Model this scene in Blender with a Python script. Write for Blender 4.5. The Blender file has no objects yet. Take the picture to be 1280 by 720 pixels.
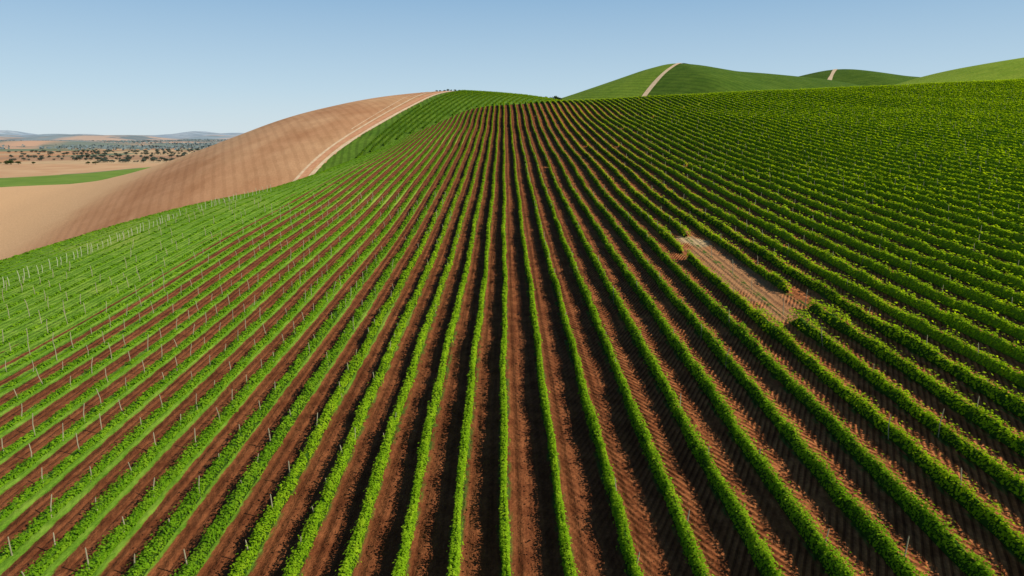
import bpy, math, random
import numpy as np
from mathutils import Vector
rng=np.random.default_rng(7); random.seed(7)
scene=bpy.context.scene
col=scene.collection
PL_,PR_=2.2,2.65      # row spacing on the falling side / on the rising side
def rowx(i): return i*PR_ if i>0 else i*PL_

# ------------------------------------------------------------------ terrain
def sm(x,xs,ys,w):
    x=np.asarray(x,float); r=0
    for o in np.linspace(-w,w,9): r=r+np.interp(x+o,xs,ys)
    return r/9
PY=[-120,-40,25,60,120,160,200,260,300,320,340,352,370,400,450,520,620]
PZ=[-28,-21.5,-18.3,-16.7,-12.5,-9,-5,2.3,8.5,11.6,13.9,14.0,12.5,8,-4,-26,-62]
RX=[-10,5,22,50,80,150,250,400,600]
RZ=[0,0.1,1.4,4.1,6,9.0,13.4,19,24]
def h1(x,y):
    x=np.asarray(x,float); y=np.asarray(y,float)
    p=sm(y,PY,PZ,9); r=sm(x,RX,RZ,8)
    x0=sm(y,[0,110,130,150,202,254,308,340,400],[46,44,41,32,18,7,-1,-3,-6],12)
    d=np.maximum(0,-x-x0)
    L=np.where(d<75,-.005*d*d,-.005*75*75-.75*(d-75))
    und=.25*np.sin(x*.05+1.3)*np.sin(y*.045)+.12*np.sin(x*.13+y*.07)
    s=lambda t:np.clip(t,0,1)**2*(3-2*np.clip(t,0,1))
    return p+r+L+und-2.0*s((y-180)/150)*s((x-5)/60)
R2X=[-900,-600,-430,-330,-290,-250,-210,-170,-140,-118,-77,-43,-30,5,26,60,100,200]
R2Z=[-66,-54,-42,-34,-32,-28,-18.5,-5,5.5,13,22,25.6,26,24,21.5,15,0,-40]
def h2(x,y):
    x=np.asarray(x,float); y=np.asarray(y,float)
    r=sm(x,R2X,R2Z,14); d=450-y
    k=np.where(d>0,.00095,.0005)
    z=r-k*d*d
    return z+.8*np.sin(x*.035+y*.012)*np.sin(y*.021+.6)*np.clip((-x-60)/80,0,1)
TRY=[225,262,275,290,304,325,345,370,400,445,520]
TRX=[-73,-68,-64.5,-59,-53.5,-46.5,-41,-36.5,-30,-25,-18]
def trackx(y): return sm(y,TRY,TRX,9)

# ------------------------------------------------------------------ mesh helpers
def mk_mesh(name,verts,faces4,mats,mi=None,smooth=False):
    me=bpy.data.meshes.new(name)
    v=np.asarray(verts,np.float32); f=np.asarray(faces4,np.int32); n=len(f); k=f.shape[1]
    me.vertices.add(len(v)); me.vertices.foreach_set("co",v.ravel())
    me.loops.add(n*k); me.loops.foreach_set("vertex_index",f.ravel())
    me.polygons.add(n)
    me.polygons.foreach_set("loop_start",np.arange(0,n*k,k,dtype=np.int32))
    me.polygons.foreach_set("loop_total",np.full(n,k,np.int32))
    for m in mats: me.materials.append(m)
    if mi is not None: me.polygons.foreach_set("material_index",np.asarray(mi,np.int32))
    me.polygons.foreach_set("use_smooth",np.full(n,smooth,bool))
    me.update(calc_edges=True)
    return me
def mk_obj(name,me,**kw):
    o=bpy.data.objects.new(name,me); col.objects.link(o)
    for k,v in kw.items(): o[k]=v
    return o
def grid_mesh(name,xs,ys,fz,mats):
    X,Y=np.meshgrid(xs,ys); Z=fz(X,Y)
    v=np.stack([X.ravel(),Y.ravel(),Z.ravel()],1)
    nx=len(xs); i=np.arange(len(ys)-1)[:,None]*nx+np.arange(nx-1)[None,:]; i=i.ravel()
    f=np.stack([i,i+1,i+1+nx,i+nx],1)
    return mk_mesh(name,v,f,mats,smooth=True)

# ------------------------------------------------------------------ material helpers
class NT:
    def __init__(s,name):
        s.m=bpy.data.materials.new(name); s.m.use_nodes=True; s.t=s.m.node_tree; s.t.nodes.clear()
        s.out=s.n('ShaderNodeOutputMaterial'); s.pos=s.n('ShaderNodeTexCoord').outputs['Object']
        s.sep=s.n('ShaderNodeSeparateXYZ'); s.l(s.pos,s.sep.inputs[0])
        s.x,s.y,s.z=s.sep.outputs
    def n(s,t): return s.t.nodes.new(t)
    def l(s,a,b): s.t.links.new(a,b)
    def put(s,inp,v):
        if isinstance(v,(int,float)): inp.default_value=v
        elif isinstance(v,tuple): inp.default_value=v if len(v)==4 or len(inp.default_value)==3 else (*v,1)
        else: s.l(v,inp)
    def math(s,op,a,b=0.0,c=0.0):
        n=s.n('ShaderNodeMath'); n.operation=op
        s.put(n.inputs[0],a); s.put(n.inputs[1],b); s.put(n.inputs[2],c); return n.outputs[0]
    def noise(s,scale,detail=3,rough=.55,vec=None,stretch=None):
        n=s.n('ShaderNodeTexNoise'); n.inputs['Scale'].default_value=scale
        n.inputs['Detail'].default_value=detail; n.inputs['Roughness'].default_value=rough
        v=vec or s.pos
        if stretch:
            mp=s.n('ShaderNodeMapping'); mp.inputs['Scale'].default_value=stretch; s.l(v,mp.inputs[0]); v=mp.outputs[0]
        s.l(v,n.inputs['Vector']); return n.outputs[0]
    def ramp(s,f,stops):
        r=s.n('ShaderNodeMapRange'); r.inputs[1].default_value=stops[0]; r.inputs[2].default_value=stops[1]
        r.interpolation_type='SMOOTHSTEP'; s.put(r.inputs[0],f); return r.outputs[0]
    def mix(s,f,a,b,mode='MIX'):
        n=s.n('ShaderNodeMix'); n.data_type='RGBA'; n.blend_type=mode
        s.put(n.inputs[0],f)
        for i,v in ((6,a),(7,b)):
            if isinstance(v,tuple): n.inputs[i].default_value=(*v[:3],1)
            else: s.l(v,n.inputs[i])
        return n.outputs[2]
    def bump(s,h,st,dist):
        b=s.n('ShaderNodeBump'); b.inputs['Strength'].default_value=st; b.inputs['Distance'].default_value=dist
        s.l(h,b.inputs['Height']); return b.outputs[0]
    def fin(s,c,rough=.9,normal=None,spec=.1):
        p=s.n('ShaderNodeBsdfPrincipled'); s.put(p.inputs['Base Color'],c if not isinstance(c,tuple) else (*c,1))
        p.inputs['Roughness'].default_value=rough; p.inputs['Specular IOR Level'].default_value=spec
        if normal: s.l(normal,p.inputs['Normal'])
        s.l(p.outputs[0],s.out.inputs[0]); return s.m

def leaf_mat(name,c1,c2,c3,trans=.3,amt=.5):
    n=NT(name)
    a=n.noise(5.0,1); b=n.noise(.12,2); c=n.noise(1.1,1)
    k=n.mix(n.ramp(a,(.35,.65)),c1,c2)
    k=n.mix(n.math('MULTIPLY',n.ramp(c,(.45,.75)),amt),k,c3)
    k=n.mix(n.ramp(b,(.3,.7)),k,n.mix(1.0,k,(.80,.85,.75),'MULTIPLY'))
    d=n.n('ShaderNodeBsdfDiffuse'); n.l(k,d.inputs[0])
    t=n.n('ShaderNodeBsdfTranslucent'); n.l(n.mix(1.0,k,(1.5,1.3,.4),'MULTIPLY'),t.inputs[0])
    m=n.n('ShaderNodeMixShader'); m.inputs[0].default_value=trans
    n.l(d.outputs[0],m.inputs[1]); n.l(t.outputs[0],m.inputs[2]); n.l(m.outputs[0],n.out.inputs[0])
    return n.m
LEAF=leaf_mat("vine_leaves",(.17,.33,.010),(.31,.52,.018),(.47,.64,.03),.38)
LEAFR=leaf_mat("vine_leaves_sun_painted",(.36,.54,.014),(.46,.66,.020),(.60,.74,.03),.5,.3)  # lighter copy of the leaf colours, sunlight painted in for the rising side
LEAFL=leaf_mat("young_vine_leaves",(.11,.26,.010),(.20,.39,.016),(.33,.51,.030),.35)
CORE=NT("vine_inner").fin((.03,.08,.006),.9)  # dark hull added inside the rows to block light
CORER=NT("vine_inner_sun_painted").fin((.11,.21,.010),.9)  # core green brightened, painting sunlight into the right-hand rows
TREEL=leaf_mat("tree_leaves",(.03,.055,.02),(.05,.08,.028),(.07,.10,.04),.15)
HTREEL=leaf_mat("haze_tinted_tree_leaves",(.075,.10,.09),(.095,.12,.105),(.11,.135,.115),.1)  # greyer leaf colours with distance haze painted in
BARK=NT("bark").fin((.12,.085,.06),.95)

GX=23.85    # broken row
# vineyard ground
def vineyard_ground():
    n=NT("vineyard_soil")
    pa=n.math('PINGPONG',n.x,PL_/2); pb=n.math('PINGPONG',n.x,PR_/2)
    isr=n.math('GREATER_THAN',n.x,0.0)
    ph=n.math('ADD',n.math('MULTIPLY',pb,isr),n.math('MULTIPLY',pa,n.math('SUBTRACT',1.0,isr)))  # 0 under a row
    big=n.noise(.06,4); med=n.noise(.9,4); fine=n.noise(7,4,.7); gr=n.noise(2.2,5,.7,stretch=(1,.35,1))
    lng=n.noise(1.0,4,.6,stretch=(3.0,.10,1))
    soil=n.mix(n.ramp(med,(.3,.7)),(.17,.052,.019),(.29,.100,.038))
    soil=n.mix(n.ramp(lng,(.35,.65)),soil,n.mix(1.0,soil,(1.35,1.42,1.45),'MULTIPLY'))
    soil=n.mix(n.ramp(n.x,(2,18)),soil,n.mix(1.0,soil,(1.9,2.0,1.9),'MULTIPLY'))
    soil=n.mix(n.ramp(fine,(.35,.75)),n.mix(1.0,soil,(.66,.62,.60),'MULTIPLY'),soil)
    # broken row: plain dusty ground
    px=n.math('SUBTRACT',n.x,GX+.2)
    rag=n.math('MULTIPLY',n.noise(.45,4,.6),4.)
    py=n.math('MULTIPLY',n.math('SUBTRACT',n.y,71.),.11)
    dd=n.math('SQRT',n.math('ADD',n.math('MULTIPLY',px,px),n.math('MULTIPLY',py,py)))
    patch=n.ramp(n.math('ADD',dd,rag),(4.8,3.2))
    # herringbone tyre marks, pressed in patches
    wob=n.math('MULTIPLY',n.noise(.7,2),.25)
    cz=n.math('SINE',n.math('MULTIPLY',n.math('ADD',n.math('ADD',n.y,wob),n.math('MULTIPLY',ph,2.0)),9.))
    amt=n.math('MULTIPLY',n.ramp(n.noise(.25,3),(.30,.46)),n.math('ADD',.12,n.math('MULTIPLY',n.ramp(n.x,(0,12)),.68)))
    amt=n.math('MULTIPLY',amt,n.math('SUBTRACT',1.0,n.math('MULTIPLY',patch,.85)))
    chev=n.math('MULTIPLY',n.ramp(cz,(.25,.55)),amt)
    soil=n.mix(chev,soil,n.mix(1.0,soil,(.34,.28,.26),'MULTIPLY'))
    soil=n.mix(n.math('MULTIPLY',patch,.7),soil,n.mix(n.ramp(fine,(.35,.7)),(.36,.20,.095),(.46,.27,.13)))
    py=n.math('MULTIPLY',n.math('SUBTRACT',n.y,86.),.42)
    dd=n.math('SQRT',n.math('ADD',n.math('MULTIPLY',px,px),n.math('MULTIPLY',py,py)))
    soil=n.mix(n.ramp(n.math('ADD',dd,rag),(4.0,2.6)),soil,(.52,.37,.20))
    # grass strips following the rows on the falling side
    half=n.math('ADD',n.math('MULTIPLY',n.ramp(n.x,(-2,-24)),.52),n.math('MULTIPLY',n.ramp(n.x,(-30,-50)),1.1))
    q=n.math('SUBTRACT',half,ph)
    q=n.math('ADD',q,n.math('MULTIPLY',n.math('SUBTRACT',gr,.5),.55))
    q=n.math('ADD',q,n.math('MULTIPLY',n.math('SUBTRACT',big,.5),.6))
    gf=n.math('MULTIPLY',n.ramp(q,(-.05,.08)),n.ramp(n.x,(-3,-10)))
    cover=n.math('MULTIPLY',n.ramp(n.math('ADD',n.x,n.math('MULTIPLY',gr,60)),(70,150)),.9)   # green laid over shadowed soil on the upper slope to lift dark gaps
    gf=n.math('MAXIMUM',gf,cover)
    grass=n.mix(n.ramp(fine,(.3,.7)),(.09,.21,.012),(.17,.33,.026))
    grass=n.mix(n.ramp(med,(.4,.75)),grass,(.24,.39,.045))
    grass=n.mix(n.ramp(n.noise(.03,3),(.52,.75)),grass,(.33,.42,.07))
    grass=n.mix(n.ramp(n.x,(40,90)),grass,(.34,.46,.03))
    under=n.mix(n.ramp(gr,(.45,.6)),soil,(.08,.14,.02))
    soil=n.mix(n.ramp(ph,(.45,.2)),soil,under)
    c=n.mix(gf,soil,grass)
    hgt=n.math('ADD',n.math('ADD',n.math('MULTIPLY',n.math('MULTIPLY',cz,amt),.7),n.math('MULTIPLY',fine,1.3)),
               n.math('ADD',n.math('MULTIPLY',med,1.0),n.math('ADD',n.math('MULTIPLY',lng,1.4),n.math('MULTIPLY',n.math('SINE',n.math('MULTIPLY',ph,9)),.5))))
    return n.fin(c,.95,n.bump(hgt,.75,.11))
GND=vineyard_ground()

xs=np.concatenate([np.arange(-330,-130,4.),np.arange(-130,60,1.0),np.arange(60,560,3.)])
ys=np.concatenate([np.arange(-110,10,5.),np.arange(10,160,1.0),np.arange(160,600,3.)])
mk_obj("vineyard_hill",grid_mesh("vineyard_hill",xs,ys,h1,[GND]),kind="structure",label="vineyard hillside of red brown tilled soil")

def hill2_mat():
    n=NT("ploughed_hill")
    big=n.noise(.010,3); med=n.noise(.1,4); fine=n.noise(1.2,4,.7)
    c=n.mix(n.ramp(big,(.38,.62)),(.60,.32,.165),(.70,.43,.235))
    c=n.mix(n.ramp(n.math('ADD',n.z,n.math('MULTIPLY',big,24)),(8,-12)),c,(.60,.32,.165))
    c=n.mix(n.ramp(n.noise(.035,5,.6,stretch=(1,.5,1)),(.42,.62)),c,n.mix(1.0,c,(.88,.83,.79),'MULTIPLY'))
    c=n.mix(n.ramp(med,(.35,.7)),n.mix(1.0,c,(.90,.87,.84),'MULTIPLY'),c)
    ang=n.math('ADD',n.math('MULTIPLY',n.x,.9),n.math('MULTIPLY',n.y,.35))
    fur=n.math('SINE',n.math('ADD',n.math('MULTIPLY',ang,1.7),n.math('MULTIPLY',med,3)))
    c=n.mix(n.math('MULTIPLY',n.ramp(fur,(0,.8)),.24),c,n.mix(1.0,c,(.62,.56,.52),'MULTIPLY'))
    c=n.mix(n.ramp(n.math('ADD',n.math('ADD',n.x,n.math('MULTIPLY',n.y,-.12)),n.math('MULTIPLY',med,22)),(-185,-222)),c,(.72,.45,.24))
    c=n.mix(n.ramp(fine,(.3,.7)),n.mix(1.0,c,(.88,.86,.84),'MULTIPLY'),c)
    return n.fin(c,.95,n.bump(fine,.6,.3))
HB=hill2_mat()
def green_ground(name,a,b,px,py,pitch,dark=(.5,.5,.5),amt=.5):
    n=NT(name)
    med=n.noise(.08,4); fine=n.noise(.7,4,.7); big=n.noise(.01,3)
    c=n.mix(n.ramp(med,(.3,.7)),a,b)
    c=n.mix(n.ramp(fine,(.35,.7)),n.mix(1.0,c,(.68,.7,.65),'MULTIPLY'),c)
    w=n.math('SINE',n.math('MULTIPLY',n.math('ADD',n.math('ADD',n.math('MULTIPLY',n.x,px),n.math('MULTIPLY',n.y,py)),n.math('MULTIPLY',big,20)),6.283/pitch))
    c=n.mix(n.math('MULTIPLY',n.ramp(w,(-.1,.7)),amt),c,n.mix(1.0,c,dark,'MULTIPLY'))
    return n.fin(c,.95,n.bump(fine,.6,.4))
HG=green_ground("planted_hill_ground",(.09,.19,.016),(.14,.25,.025),1,.15,2.8)
xs=np.concatenate([np.arange(-900,-300,10.),np.arange(-300,-120,3.),np.arange(-120,40,1.0),np.arange(40,200,6.)])
ys=np.concatenate([np.arange(120,240,6.),np.arange(240,460,2.),np.arange(460,800,8.)])
me=grid_mesh("brown_hill",xs,ys,h2,[HB,HG])
cen=np.empty(len(me.polygons)*3); me.polygons.foreach_get("center",cen); cen=cen.reshape(-1,3)
mi=(cen[:,0]>trackx(cen[:,1])).astype(np.int32); me.polygons.foreach_set("material_index",mi)
mk_obj("brown_hill",me,kind="structure",label="bare rosy brown ploughed hill with green vines along one flank")

DIRT=NT("track_dirt"); DIRT=DIRT.fin(DIRT.mix(DIRT.ramp(DIRT.noise(.6,4),(.3,.7)),(.62,.44,.27),(.78,.60,.40)),.95)
REDD=NT("red_track_dirt"); REDD=REDD.fin(REDD.mix(REDD.ramp(REDD.noise(.6,4),(.3,.7)),(.54,.26,.14),(.64,.34,.19)),.95)
def ribbon(name,pts,w,fz,off,mat,**kw):
    pts=np.array(pts,float)
    t=np.gradient(pts,axis=0); t/=np.linalg.norm(t,axis=1)[:,None]; nrm=np.stack([-t[:,1],t[:,0]],1)
    ww=(w*(.75+.5*np.interp(np.arange(len(pts)),np.arange(0,len(pts)+7,7),rng.random(len(np.arange(0,len(pts)+7,7))))))[:,None]
    cols=[pts+nrm*ww*k for k in (-.5,-.25,0,.25,.5)]
    v=[]
    for c in cols:
        v.append(np.stack([c[:,0],c[:,1],fz(c[:,0],c[:,1])+off],1))
    N=len(pts); v=np.concatenate(v); f=[]
    for k in range(4):
        i=np.arange(N-1)+k*N; f.append(np.stack([i,i+1,i+1+N,i+N],1))
    return mk_obj(name,mk_mesh(name,v,np.concatenate(f),[mat],smooth=True),kind="structure",**kw)
yy=np.arange(228,500,1.5); tx=trackx(yy)
ribbon("dirt_track",np.stack([tx-.6,yy],1),1.9,h2,.20,DIRT,label="pale dirt track climbing the hill")
ribbon("dirt_track.001",np.stack([tx-3.9,yy],1),3.2,h2,.14,REDD,label="reddish bare track band beside the pale track")
ribbon("dirt_track.004",np.stack([tx-6.6-np.clip((yy-300)*.03,-1,3),yy],1),1.2,h2,.20,DIRT,label="second pale dirt track running alongside")
yy=np.arange(300,500,1.5); tx=trackx(yy)
ribbon("dirt_track.005",np.stack([tx-10-np.clip((yy-300)*.07,-1,9),yy],1),.6,h2,.18,DIRT,label="narrow pale wheel track near the crest")

def bumpf(cx,cy,top,parts,base=-70,sw=10):
    def f(x,y):
        r=sm(x,[p[0] for p in parts],[p[1] for p in parts],sw)
        d=np.abs(y-cy); return r-.0011*d*d*np.where(y<cy,1,.6)+.5*np.sin(x*.05)*np.sin(y*.03)
    return f
h3=bumpf(0,650,0,[(-60,-30),(0,14),(40,28),(59,34),(95,46),(125,56),(147,61.5),(165,60),(195,54.5),(240,51),(269,49),(330,39),(420,10),(500,-30)],sw=6)
h4=bumpf(0,900,0,[(250,20),(320,58),(363,69),(395,76),(413,79),(435,77),(470,72),(509,69),(560,60),(700,20)])
h5=bumpf(0,520,0,[(150,-40),(240,18),(290,34),(315,40),(345,48.5),(375,54),(420,60),(480,64),(560,66),(700,50),(800,0)])
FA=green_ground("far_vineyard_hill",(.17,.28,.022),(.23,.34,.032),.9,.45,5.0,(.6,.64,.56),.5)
FD=green_ground("far_dark_vineyard_hill",(.07,.14,.010),(.105,.18,.016),.9,.5,6.0,(.55,.6,.55),.5)  # darker green right of the track and on the low hill behind
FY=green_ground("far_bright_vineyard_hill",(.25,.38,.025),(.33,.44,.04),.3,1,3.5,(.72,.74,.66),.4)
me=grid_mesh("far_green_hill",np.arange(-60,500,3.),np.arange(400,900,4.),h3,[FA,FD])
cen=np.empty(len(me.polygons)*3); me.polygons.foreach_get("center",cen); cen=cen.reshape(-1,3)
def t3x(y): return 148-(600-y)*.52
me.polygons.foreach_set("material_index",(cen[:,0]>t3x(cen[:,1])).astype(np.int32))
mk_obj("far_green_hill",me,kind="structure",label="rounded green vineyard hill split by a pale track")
mk_obj("far_green_hill.001",grid_mesh("distant_green_hill",np.arange(250,700,5.),np.arange(700,1100,6.),h4,[FD]),kind="structure",label="low dark green hill with a short track")
mk_obj("far_green_hill.002",grid_mesh("bright_green_hill",np.arange(150,800,5.),np.arange(330,800,5.),h5,[FY]),kind="structure",label="bright yellow green vineyard slope")
yy=np.arange(430,640,3.); ribbon("dirt_track.002",np.stack([t3x(yy),yy],1),4.0,h3,.35,DIRT,label="straight pale track down a green hill")
yy=np.arange(740,880,3.); ribbon("dirt_track.003",np.stack([390-(840-yy)*.55,yy],1),4.5,h4,.35,DIRT,label="short pale track over a distant hill")

def plain_mat():
    n=NT("plain_fields")
    mp=n.n('ShaderNodeMapping'); mp.inputs['Scale'].default_value=(1,.5,0); mp.inputs['Rotation'].default_value=(0,0,.25); n.l(n.pos,mp.inputs[0])
    v=n.n('ShaderNodeTexVoronoi'); v.inputs['Scale'].default_value=.0055; v.inputs['Randomness'].default_value=.8; n.l(mp.outputs[0],v.inputs['Vector'])
    s=n.n('ShaderNodeSeparateColor'); n.l(v.outputs['Color'],s.inputs[0]); r=s.outputs[0]
    c=n.mix(n.ramp(r,(.3,.32)),(.52,.28,.15),(.58,.40,.23))
    c=n.mix(n.ramp(r,(.52,.54)),c,(.42,.25,.15))
    c=n.mix(n.ramp(r,(.74,.76)),c,(.20,.23,.14))
    c=n.mix(n.ramp(n.noise(.02,4),(.4,.7)),c,n.mix(1.0,c,(.82,.82,.80),'MULTIPLY'))
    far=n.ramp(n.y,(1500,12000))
    c=n.mix(n.math('MULTIPLY',far,.85),c,(.34,.39,.43))  # aerial haze painted into the field colours with distance
    return n.fin(c,.95)
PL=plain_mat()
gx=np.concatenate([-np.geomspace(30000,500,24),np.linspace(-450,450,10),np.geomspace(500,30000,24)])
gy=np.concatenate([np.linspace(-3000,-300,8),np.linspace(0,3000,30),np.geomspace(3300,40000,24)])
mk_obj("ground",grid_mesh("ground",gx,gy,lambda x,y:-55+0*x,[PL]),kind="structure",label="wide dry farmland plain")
def poly_field(name,pts,z,mat,label):
    import bmesh
    bm=bmesh.new(); vs=[bm.verts.new((p[0],p[1],z)) for p in pts]; bm.faces.new(vs)
    me=bpy.data.meshes.new(name); bm.to_mesh(me); bm.free(); me.materials.append(mat)
    o=mk_obj(name,me,kind="structure",label=label)
    if me.polygons[0].normal.z<0: me.flip_normals()
GF=NT("green_crop"); GF=GF.fin(GF.mix(GF.ramp(GF.noise(.03,3),(.3,.7)),(.13,.23,.03),(.19,.28,.045)),.95)
TF=NT("tan_stubble"); TF=TF.fin(TF.mix(TF.ramp(TF.noise(.02,3),(.3,.7)),(.52,.30,.165),(.60,.39,.22)),.95)
poly_field("green_field",[(-900,690),(-560,720),(-440,800),(-480,890),(-530,1040),(-585,1225),(-605,1225),(-600,1000),(-640,890),(-900,815)],-54.9,GF,"flat bright green crop field")
poly_field("stubble_field",[(-1300,850),(-645,895),(-607,1010),(-612,1230),(-540,1240),(-480,1340),(-1500,1300)],-54.92,TF,"pale tan stubble field")

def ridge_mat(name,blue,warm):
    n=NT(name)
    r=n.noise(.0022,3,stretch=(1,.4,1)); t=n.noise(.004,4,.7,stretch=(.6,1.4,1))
    c=n.mix(n.ramp(r,(.44,.56)),blue,warm)  # blue-grey tone paints distance haze onto the ridges
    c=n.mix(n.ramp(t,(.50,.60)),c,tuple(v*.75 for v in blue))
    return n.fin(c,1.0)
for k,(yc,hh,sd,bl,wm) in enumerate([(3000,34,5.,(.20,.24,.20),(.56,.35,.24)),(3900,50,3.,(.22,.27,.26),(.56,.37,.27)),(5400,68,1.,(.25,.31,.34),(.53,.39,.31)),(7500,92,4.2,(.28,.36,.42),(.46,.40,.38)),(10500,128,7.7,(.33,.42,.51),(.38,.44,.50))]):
    def fr(x,y,yc=yc,hh=hh,sd=sd):
        a=.48+.27*np.sin(x*.0016+sd)+.18*np.sin(x*.0043+sd*2)+.07*np.sin(x*.011+sd)
        return -60+hh*a*np.exp(-((y-yc)/(yc*.07))**2)
    mk_obj("distant_ridge" if k==0 else f"distant_ridge.{k:03d}",grid_mesh("ridge",np.linspace(-14000,9000,320),np.linspace(yc*.82,yc*1.18,24),fr,[ridge_mat("haze_tinted_ridge",bl,wm)]),kind="structure",label="low rolling ridge of tan fields and haze-tinted woods")

# ------------------------------------------------------------------ vine rows
def nz(y,seed,f):
    r=np.random.default_rng(seed).random(4096)
    t=y*f+1000; i=np.floor(t).astype(int); u=t-i; u=u*u*(3-2*u)
    return r[i%4096]*(1-u)+r[(i+1)%4096]*u
def build_row(pathx,y0,y1,fz,seed,w,h,keep,wfun=None,spiky=.12,ls=1.0,cov=1.0,core=True,patchy=0,rag=0.5):
    r=np.random.default_rng(seed)
    V=[];F=[];M=[];nv=0
    edges=np.arange(y0,y1,4.0)
    cy=edges+2; cx=pathx(cy); d=np.sqrt(cx**2+cy**2+250)
    s=np.clip(.0028*d,.085,.40)*ls; cnt=(cov*3.4*(w+2*h)/2.9/s**2*4).astype(int)
    y=np.repeat(edges,cnt)+r.random(cnt.sum())*4; s=np.repeat(s,cnt); dd=np.repeat(d,cnt)
    k=keep(y)
    if patchy>0: k&=(nz(y,seed+31,.9)*.7+nz(y,seed+37,.2)*.3)>patchy*(.6+.5*r.random(len(y)))
    y=y[k]; s=s[k]; dd=dd[k]
    n=len(y)
    if n<400: return None
    cl=np.clip((dd-70)/90,0,1)          # far off, single plants blend into an even hedge
    rg=rag*(1-.45*cl)
    wf_=1 if wfun is None else wfun(y)
    veg=nz(y,seed,.95)*.6+nz(y,seed+5,.22)*.4
    hh=h*(1-rg*.6+rg*1.1*veg)*(np.maximum(1,wf_)**.4); ww=w*(1-rg*.7+rg*1.4*nz(y,seed+9,.8))*wf_
    th=np.pi*r.random(n); rr=.75+.35*r.random(n)
    cx_=np.cos(th); sz=np.sin(th)
    ox=ww*.5*np.sign(cx_)*np.abs(cx_)**.55*rr
    oz=hh*(.12+.88*np.abs(sz)**.75*rr)
    shoot=(r.random(n)<spiky*(1-.5*cl))&(sz>.5); oz=oz+shoot*r.random(n)**2*.65*h/1.3
    side=(r.random(n)<spiky*.4); ox=ox*np.where(side,1+.9*r.random(n),1)
    base=fz(pathx(y),y)
    c=np.stack([pathx(y)+ox,y,base+np.maximum(oz,.05)],1)
    nr=np.stack([cx_*1.0,np.zeros(n),sz*1.0+.5+.5*cl],1)+r.normal(0,1,(n,3))*(.34-.18*cl)[:,None]
    nr/=np.linalg.norm(nr,axis=1)[:,None]
    t=np.cross(nr,r.normal(0,1,(n,3))); t/=np.linalg.norm(t,axis=1)[:,None]
    b=np.cross(nr,t); sc=(s*(.6+.8*r.random(n)))[:,None]
    V.append(np.stack([c-t*sc*.62,c-b*sc*.45,c+t*sc*.62,c+b*sc*.45],1).reshape(-1,3))
    F.append(np.arange(n*4).reshape(-1,4)); M.append(np.zeros(n,int)); nv=n*4
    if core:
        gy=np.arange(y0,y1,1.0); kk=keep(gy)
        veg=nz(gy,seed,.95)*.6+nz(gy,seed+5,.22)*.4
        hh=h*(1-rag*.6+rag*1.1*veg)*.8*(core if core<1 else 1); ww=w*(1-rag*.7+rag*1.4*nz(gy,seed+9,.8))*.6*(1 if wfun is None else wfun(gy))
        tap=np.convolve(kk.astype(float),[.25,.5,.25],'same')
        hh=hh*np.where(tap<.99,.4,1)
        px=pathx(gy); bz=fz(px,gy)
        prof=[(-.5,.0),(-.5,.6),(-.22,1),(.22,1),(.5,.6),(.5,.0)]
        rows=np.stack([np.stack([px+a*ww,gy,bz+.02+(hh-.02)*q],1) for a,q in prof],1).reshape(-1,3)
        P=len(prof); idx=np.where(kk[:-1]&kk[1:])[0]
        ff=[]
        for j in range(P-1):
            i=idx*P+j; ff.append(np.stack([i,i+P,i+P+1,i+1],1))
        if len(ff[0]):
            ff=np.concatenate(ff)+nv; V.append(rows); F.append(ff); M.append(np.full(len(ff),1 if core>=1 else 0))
    return np.concatenate(V),np.concatenate(F),np.concatenate(M)
total=0; rown=0
def nm(base,i): return base if i==0 else f"{base}.{i:03d}"
for i in range(-40,122):
    X=rowx(i)
    if X>320: break
    seed=1000+i*13
    ystart=max(12,(abs(X)-12)/.86)
    def pathx(y,X=X,i=i): return X+.09*np.sin(y*.11+i*.4)+.05*np.sin(y*.37+i)
    left=float(np.clip((-X-2)/26,0,1)); far=float(np.clip((-X-34)/20,0,1)); rt=float(np.clip(X/28,0,1))
    w=.34+.04*left+.05*rt; h=1.12-.80*left-.12*far-.14*rt
    def keep(y,X=X,i=i,seed=seed):
        px=np.full_like(y,X)
        k=(h1(px,y)>h2(px,y)+.1)&(y<362)
        if i==9: k&=~((y>54)&(y<88))
        if i==8: k&=~((y>77)&(y<80))
        if i==10: k&=~((y>57)&(y<61.5))
        if X>5: k&=~(nz(y,seed+77,.28)<.012)
        return k
    wf=None
    if i in(8,9,10): wf=lambda y:1-.30*np.exp(-((y-73)/11)**2)*(.4+1.2*nz(y,3,.5))+1.8*np.exp(-((y-52.5)/2.0)**2)+1.2*np.exp(-((y-89.5)/2.)**2)
    res=build_row(pathx,ystart,364,h1,seed,w,h,keep,wf,spiky=.14+.08*rt,ls=1-.12*left,cov=(1-.1*left)*(1-.4*far)*(1-.15*rt),core=1 if left<.55 else .35,patchy=.32*left,rag=.5)
    if res is None: continue
    V,F,M=res; total+=len(F)
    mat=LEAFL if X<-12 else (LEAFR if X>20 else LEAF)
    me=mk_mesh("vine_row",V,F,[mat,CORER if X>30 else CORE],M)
    lab="lush green trellised vine row on red brown soil"
    if i in(8,9,10): lab="green vine row interrupted by a bare soil gap"
    elif X<-12: lab="low light green vine row with grass between"
    mk_obj(nm("vine_row",rown),me,label=lab,category="vine row",group="rows of grapevines on the hillside"); rown+=1
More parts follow.
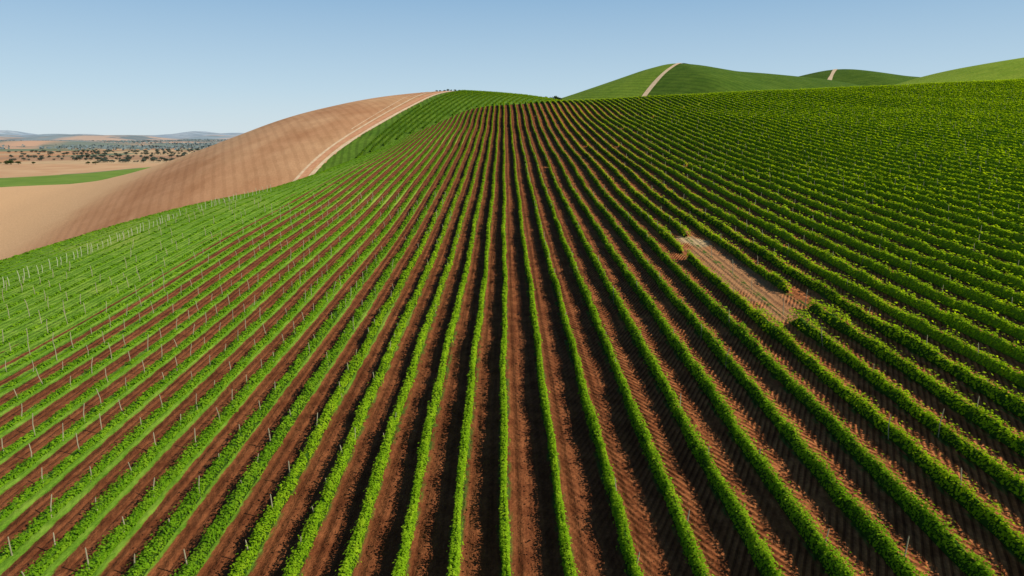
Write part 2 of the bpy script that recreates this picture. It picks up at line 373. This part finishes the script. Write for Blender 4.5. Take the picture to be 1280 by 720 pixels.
for j in range(0,34):
    def pathx(y,j=j): return trackx(y)*(.35)+(-26*.65)+4+j*3.0-(450-y)*.10
    def keep(y,pathx=pathx):
        px=pathx(y); return (h2(px,y)>h1(px,y)+.2)&(px>trackx(y)+4)
    res=build_row(pathx,250,462,h2,9000+j*17,.7,.9,keep,rag=.3,spiky=.05)
    if res is None: continue
    V,F,M=res; total+=len(F)
    mk_obj(nm("vine_row",rown),mk_mesh("vine_row",V,F,[LEAF,CORE],M),label="dark green vine row climbing beside a dirt track",category="vine row",group="rows of grapevines on the hillside"); rown+=1

# ------------------------------------------------------------------ stakes
WOOD=NT("weathered_stake"); WOOD=WOOD.fin(WOOD.mix(WOOD.noise(20,3),(.26,.23,.14),(.42,.38,.26)),.85)
WHITE=NT("pale_post"); WHITE=WHITE.fin(WHITE.mix(WHITE.noise(9,3),(.34,.37,.22),(.50,.52,.36)),.7)
def stake_geo(r,h):
    v=[];f=[]
    lv=[(-.2,r*1.1),(h*.5,r),(h-.06,r*.85),(h,r*.35)]
    for z,q in lv:
        for a in range(6): v.append((q*math.cos(a*math.pi/3)+.05*math.sin(z*2.6),q*math.sin(a*math.pi/3),z))
    for k in range(3):
        for a in range(6): f.append((k*6+a,k*6+(a+1)%6,(k+1)*6+(a+1)%6,(k+1)*6+a))
    f.append((18,19,20,21)); f.append((18,21,22,23))
    return np.array(v),np.array(f)
sv,sf=stake_geo(.03,1.25)
sme=mk_mesh("vine_stake",sv,sf,[WOOD])
cand=[]
for i in range(-24,-2):
    X=rowx(i)
    y=max(20,(abs(X)-3)/.78)+random.random()*1
    while y<130:
        if random.random()<(.85 if y<75 else .4)*min(1,(-i)/7): cand.append((X+random.uniform(-.15,.15),y,1.0))
        y+=random.uniform(2.2,3.2)
for i in list(range(2,84)):
    X=rowx(i)
    y=max(24,X/.80)+random.random()*5
    while y<330:
        if random.random()<.7: cand.append((X+random.uniform(-.1,.1),y,1.2))
        y+=random.uniform(5.5,8)
cand.sort(key=lambda p:p[0]**2+p[1]**2+(p[0]>-4)*2500)
def bz(p): return float(h1(p[0],p[1]))
restV=[];restF=[]
ca=np.array(cand); cz_=h1(ca[:,0],ca[:,1])
for k,p in enumerate(cand):
    rx,ry=random.gauss(0,.08),random.gauss(0,.08); sc=random.uniform(.7,1.15)*p[2]
    if k<300:
        o=bpy.data.objects.new(nm("vine_stake",k),sme); col.objects.link(o)
        o.location=(p[0],p[1],bz(p)); o.rotation_euler=(rx,ry,random.random()*6); o.scale=(1,1,sc)
        o["label"]="thin weathered wooden stake standing in vine row"; o["category"]="stake"; o["group"]="wooden stakes in the vine rows"
    else:
        v=sv.copy(); g=1.15 if p[1]<120 else 1.5
        v[:,0]*=g; v[:,1]*=g; v[:,2]*=sc; v[:,0]+=ry*v[:,2]; v[:,1]+=-rx*v[:,2]
        restV.append(v+np.array([p[0],p[1],cz_[k]])); restF.append(sf+24*len(restF))
mk_obj("vine_stakes",mk_mesh("vine_stakes",np.concatenate(restV),np.concatenate(restF),[WOOD]),kind="stuff",label="many thin wooden stakes among vines")
pv,pf=stake_geo(.04,1.3); pme=mk_mesh("trellis_post",pv,pf,[WHITE])
k=0
for (xa,ya,xb,yb,n) in [(-54.5,71,-53,112,40),(-52,118,-48,142,18)]:
    for j in range(n):
        t=j/(n-1)+random.uniform(-.01,.01); x=xa+(xb-xa)*t; y=ya+(yb-ya)*t
        o=bpy.data.objects.new(nm("trellis_post",k),pme); col.objects.link(o); k+=1
        o.location=(x,y,float(h1(x,y))); o.rotation_euler=(random.gauss(0,.05),random.gauss(0,.07),0); o.scale=(1,1,random.uniform(.6,1.1))
        o["label"]="pale trellis post on the grassy vineyard slope"; o["category"]="post"; o["group"]="pale posts on the grassy slope"

# ------------------------------------------------------------------ trees
def tree_meshes(seed,H=9,haze=False,n=420):
    r=np.random.default_rng(seed)
    v=[];f=[]
    def limb(a,b,ra,rb):
        a=np.array(a,float);b=np.array(b,float);d=b-a;d/=np.linalg.norm(d)
        u=np.cross(d,[.3,.9,.1]);u/=np.linalg.norm(u);w=np.cross(d,u);s=len(v)
        for p,q in((a,ra),((a+b)/2+u*.08,(ra+rb)/2),(b,rb)):
            for k in range(6): v.append(p+q*(math.cos(k*math.pi/3)*u+math.sin(k*math.pi/3)*w))
        for l in range(2):
            for k in range(6): f.append((s+l*6+k,s+l*6+(k+1)%6,s+l*6+6+(k+1)%6,s+l*6+6+k))
    limb((0,0,-.5),(0.1,0,H*.45),.35,.2)
    lob=[]
    for k in range(7):
        a=k*2.4+r.random(); q=H*(.18+.16*r.random()); z=H*(.42+.36*r.random())
        e=(math.cos(a)*q,math.sin(a)*q,z); limb((0.1,0,H*(.25+.15*r.random())),e,.14,.05); lob.append((e,H*(.17+.09*r.random())))
    lob.append(((0,0,H*.78),H*.22))
    tm=mk_mesh("trunk",v,f,[BARK])
    C=[];N=[]
    for e,q in lob:
        m=n//8; dv=r.normal(0,1,(m,3)); dv/=np.linalg.norm(dv,axis=1)[:,None]
        C.append(np.array(e)+dv*q*(.6+.5*r.random((m,1)))*[1.15,1.15,.95]); N.append(dv+r.normal(0,.4,(m,3)))
    C=np.concatenate(C);N=np.concatenate(N);N/=np.linalg.norm(N,axis=1)[:,None]
    T=np.cross(N,r.normal(0,1,N.shape));T/=np.linalg.norm(T,axis=1)[:,None];B=np.cross(N,T)
    s=H*.06*(.6+.8*r.random((len(C),1)))
    V=np.stack([C-T*s,C-B*s*.8,C+T*s,C+B*s*.8],1).reshape(-1,3)
    cm=mk_mesh("crown",V,np.arange(len(C)*4).reshape(-1,4),[HTREEL if haze else TREEL])
    return tm,cm
TM=[tree_meshes(s) for s in(1,2,3)]; TH=[tree_meshes(s,haze=True) for s in(4,5,6)]
nt=0
def tree(x,y,z,sc,haze=False,label="dark green rounded tree on the dry plain",group="trees scattered over the plain",cat="tree"):
    global nt
    tm,cm=random.choice(TH if haze else TM)
    t=bpy.data.objects.new(nm("tree",nt),None); col.objects.link(t); t.location=(x,y,z); t.rotation_euler=(0,0,random.random()*6); 
    t.scale=(sc*random.uniform(.9,1.5),sc*random.uniform(.9,1.5),sc*random.uniform(.7,1.0))
    t["label"]=label; t["category"]=cat; t["group"]=group
    for nme,m in(("trunk",tm),("crown",cm)):
        o=bpy.data.objects.new(nm(nme,nt),m); col.objects.link(o); o.parent=t
    nt+=1
for (x0,y0,x1,y1,n,sp) in [(-980,1290,-880,1300,9,5),(-800,1385,-690,1400,20,5),(-690,1400,-620,1500,10,8),(-1050,1480,-700,1510,36,6),
                     (-1200,1650,-740,1690,44,7),(-1300,1880,-850,1920,44,8),(-1500,2120,-950,2160,52,9),(-860,1900,-800,2150,14,12),(-1150,2300,-800,2330,40,10),(-770,1290,-760,1300,2,5)]:
    for _ in range(n):
        t=random.random(); tree(x0+(x1-x0)*t+random.gauss(0,sp),y0+(y1-y0)*t+random.gauss(0,sp),-55,random.uniform(.5,1.25),haze=y0>1350)
for j in range(9):
    x=-41+j*2.2+random.uniform(-.5,.5); y=436; tree(x,y,float(h2(x,y)),random.uniform(.13,.24),label="small dark shrub tree on the hill crest",group="small trees along the hill crest")
for x,y in((27,452),(30,455),(33,450),(36,456)): tree(x,y,float(h2(x,y)),random.uniform(.3,.5),label="small dark tree behind the hill crest",group="small trees along the hill crest")
C=[]
for _ in range(120):
    y=random.uniform(2350,6500); x=-y*random.uniform(.35,.85); L=random.uniform(100,520)*y/3500; m=int(L/2.2)
    t=rng.uniform(-1,1,m)
    C.append(np.stack([x+L*t,y+L*.2*math.sin(_)*t+rng.normal(0,16,m),-55+rng.uniform(2,11,m)],1))
C=np.concatenate(C);n=len(C);N=rng.normal(0,.6,(n,3))+[0,-.4,.8];N/=np.linalg.norm(N,axis=1)[:,None]
T=np.cross(N,rng.normal(0,1,(n,3)));T/=np.linalg.norm(T,axis=1)[:,None];B=np.cross(N,T);s=rng.uniform(3,7,(n,1))
WD=NT("haze_tinted_woods").fin((.15,.195,.205),1.0)  # blue-grey leaf colour carries painted distance haze
mk_obj("woodland",mk_mesh("woodland",np.stack([C-T*s,C-B*s,C+T*s,C+B*s],1).reshape(-1,3),np.arange(n*4).reshape(-1,4),[WD]),kind="stuff",label="haze-tinted dark woodland belts on the plain")
print("FACES",total)

# ------------------------------------------------------------------ light, sky, camera
sd=Vector((.73,-.30,.62)).normalized()
w=bpy.data.worlds.new("World"); scene.world=w; w.use_nodes=True; nt_=w.node_tree
N_=nt_.nodes; L_=nt_.links
sky=N_.new('ShaderNodeTexSky'); sky.sky_type='NISHITA'; sky.sun_disc=False
sky.sun_elevation=math.asin(sd.z); sky.sun_rotation=math.atan2(sd.x,sd.y); sky.altitude=0; sky.air_density=1.0; sky.dust_density=.3; sky.ozone_density=3.0
tc=N_.new('ShaderNodeTexCoord'); sp=N_.new('ShaderNodeSeparateXYZ'); L_.new(tc.outputs['Generated'],sp.inputs[0])
cr=N_.new('ShaderNodeValToRGB'); L_.new(sp.outputs[2],cr.inputs[0])
e=cr.color_ramp.elements; S=1/.10
def C4(c): return tuple(v for v in c)+(1,)
e[0].position=0.0; e[0].color=C4((.64,.76,.83)); e[1].position=1.0; e[1].color=C4((.02,.06,.16))
x=e.new(.06); x.color=C4((.51,.68,.81)); x=e.new(.20); x.color=C4((.25,.45,.68)); x=e.new(.36); x.color=C4((.05,.13,.28))
sc_=N_.new('ShaderNodeMix'); sc_.data_type='RGBA'; sc_.blend_type='MULTIPLY'; sc_.inputs[0].default_value=1
L_.new(cr.outputs[0],sc_.inputs[6]); sc_.inputs[7].default_value=(S,S,S,1)
mx=N_.new('ShaderNodeMix'); mx.data_type='RGBA'; mx.inputs[0].default_value=.88
L_.new(sky.outputs[0],mx.inputs[6]); L_.new(sc_.outputs[2],mx.inputs[7])
bg=N_['Background']; bg.inputs[1].default_value=.10; L_.new(mx.outputs[2],bg.inputs[0])
sl=bpy.data.lights.new("sun","SUN"); sl.energy=5.0; sl.angle=math.radians(.5); sl.color=(1,.92,.76)
so=bpy.data.objects.new("sun",sl); col.objects.link(so); so.rotation_euler=sd.to_track_quat('Z','Y').to_euler()
cd=bpy.data.cameras.new("camera"); cd.lens=24; cd.sensor_width=36; cd.clip_end=60000; cd.clip_start=.5
co=bpy.data.objects.new("camera",cd); col.objects.link(co); co.location=(0,0,0); co.rotation_euler=(math.radians(90-12.7),0,-math.radians(.67))
scene.camera=co
scene.view_settings.view_transform='Standard'; scene.view_settings.look='None'; scene.view_settings.exposure=0
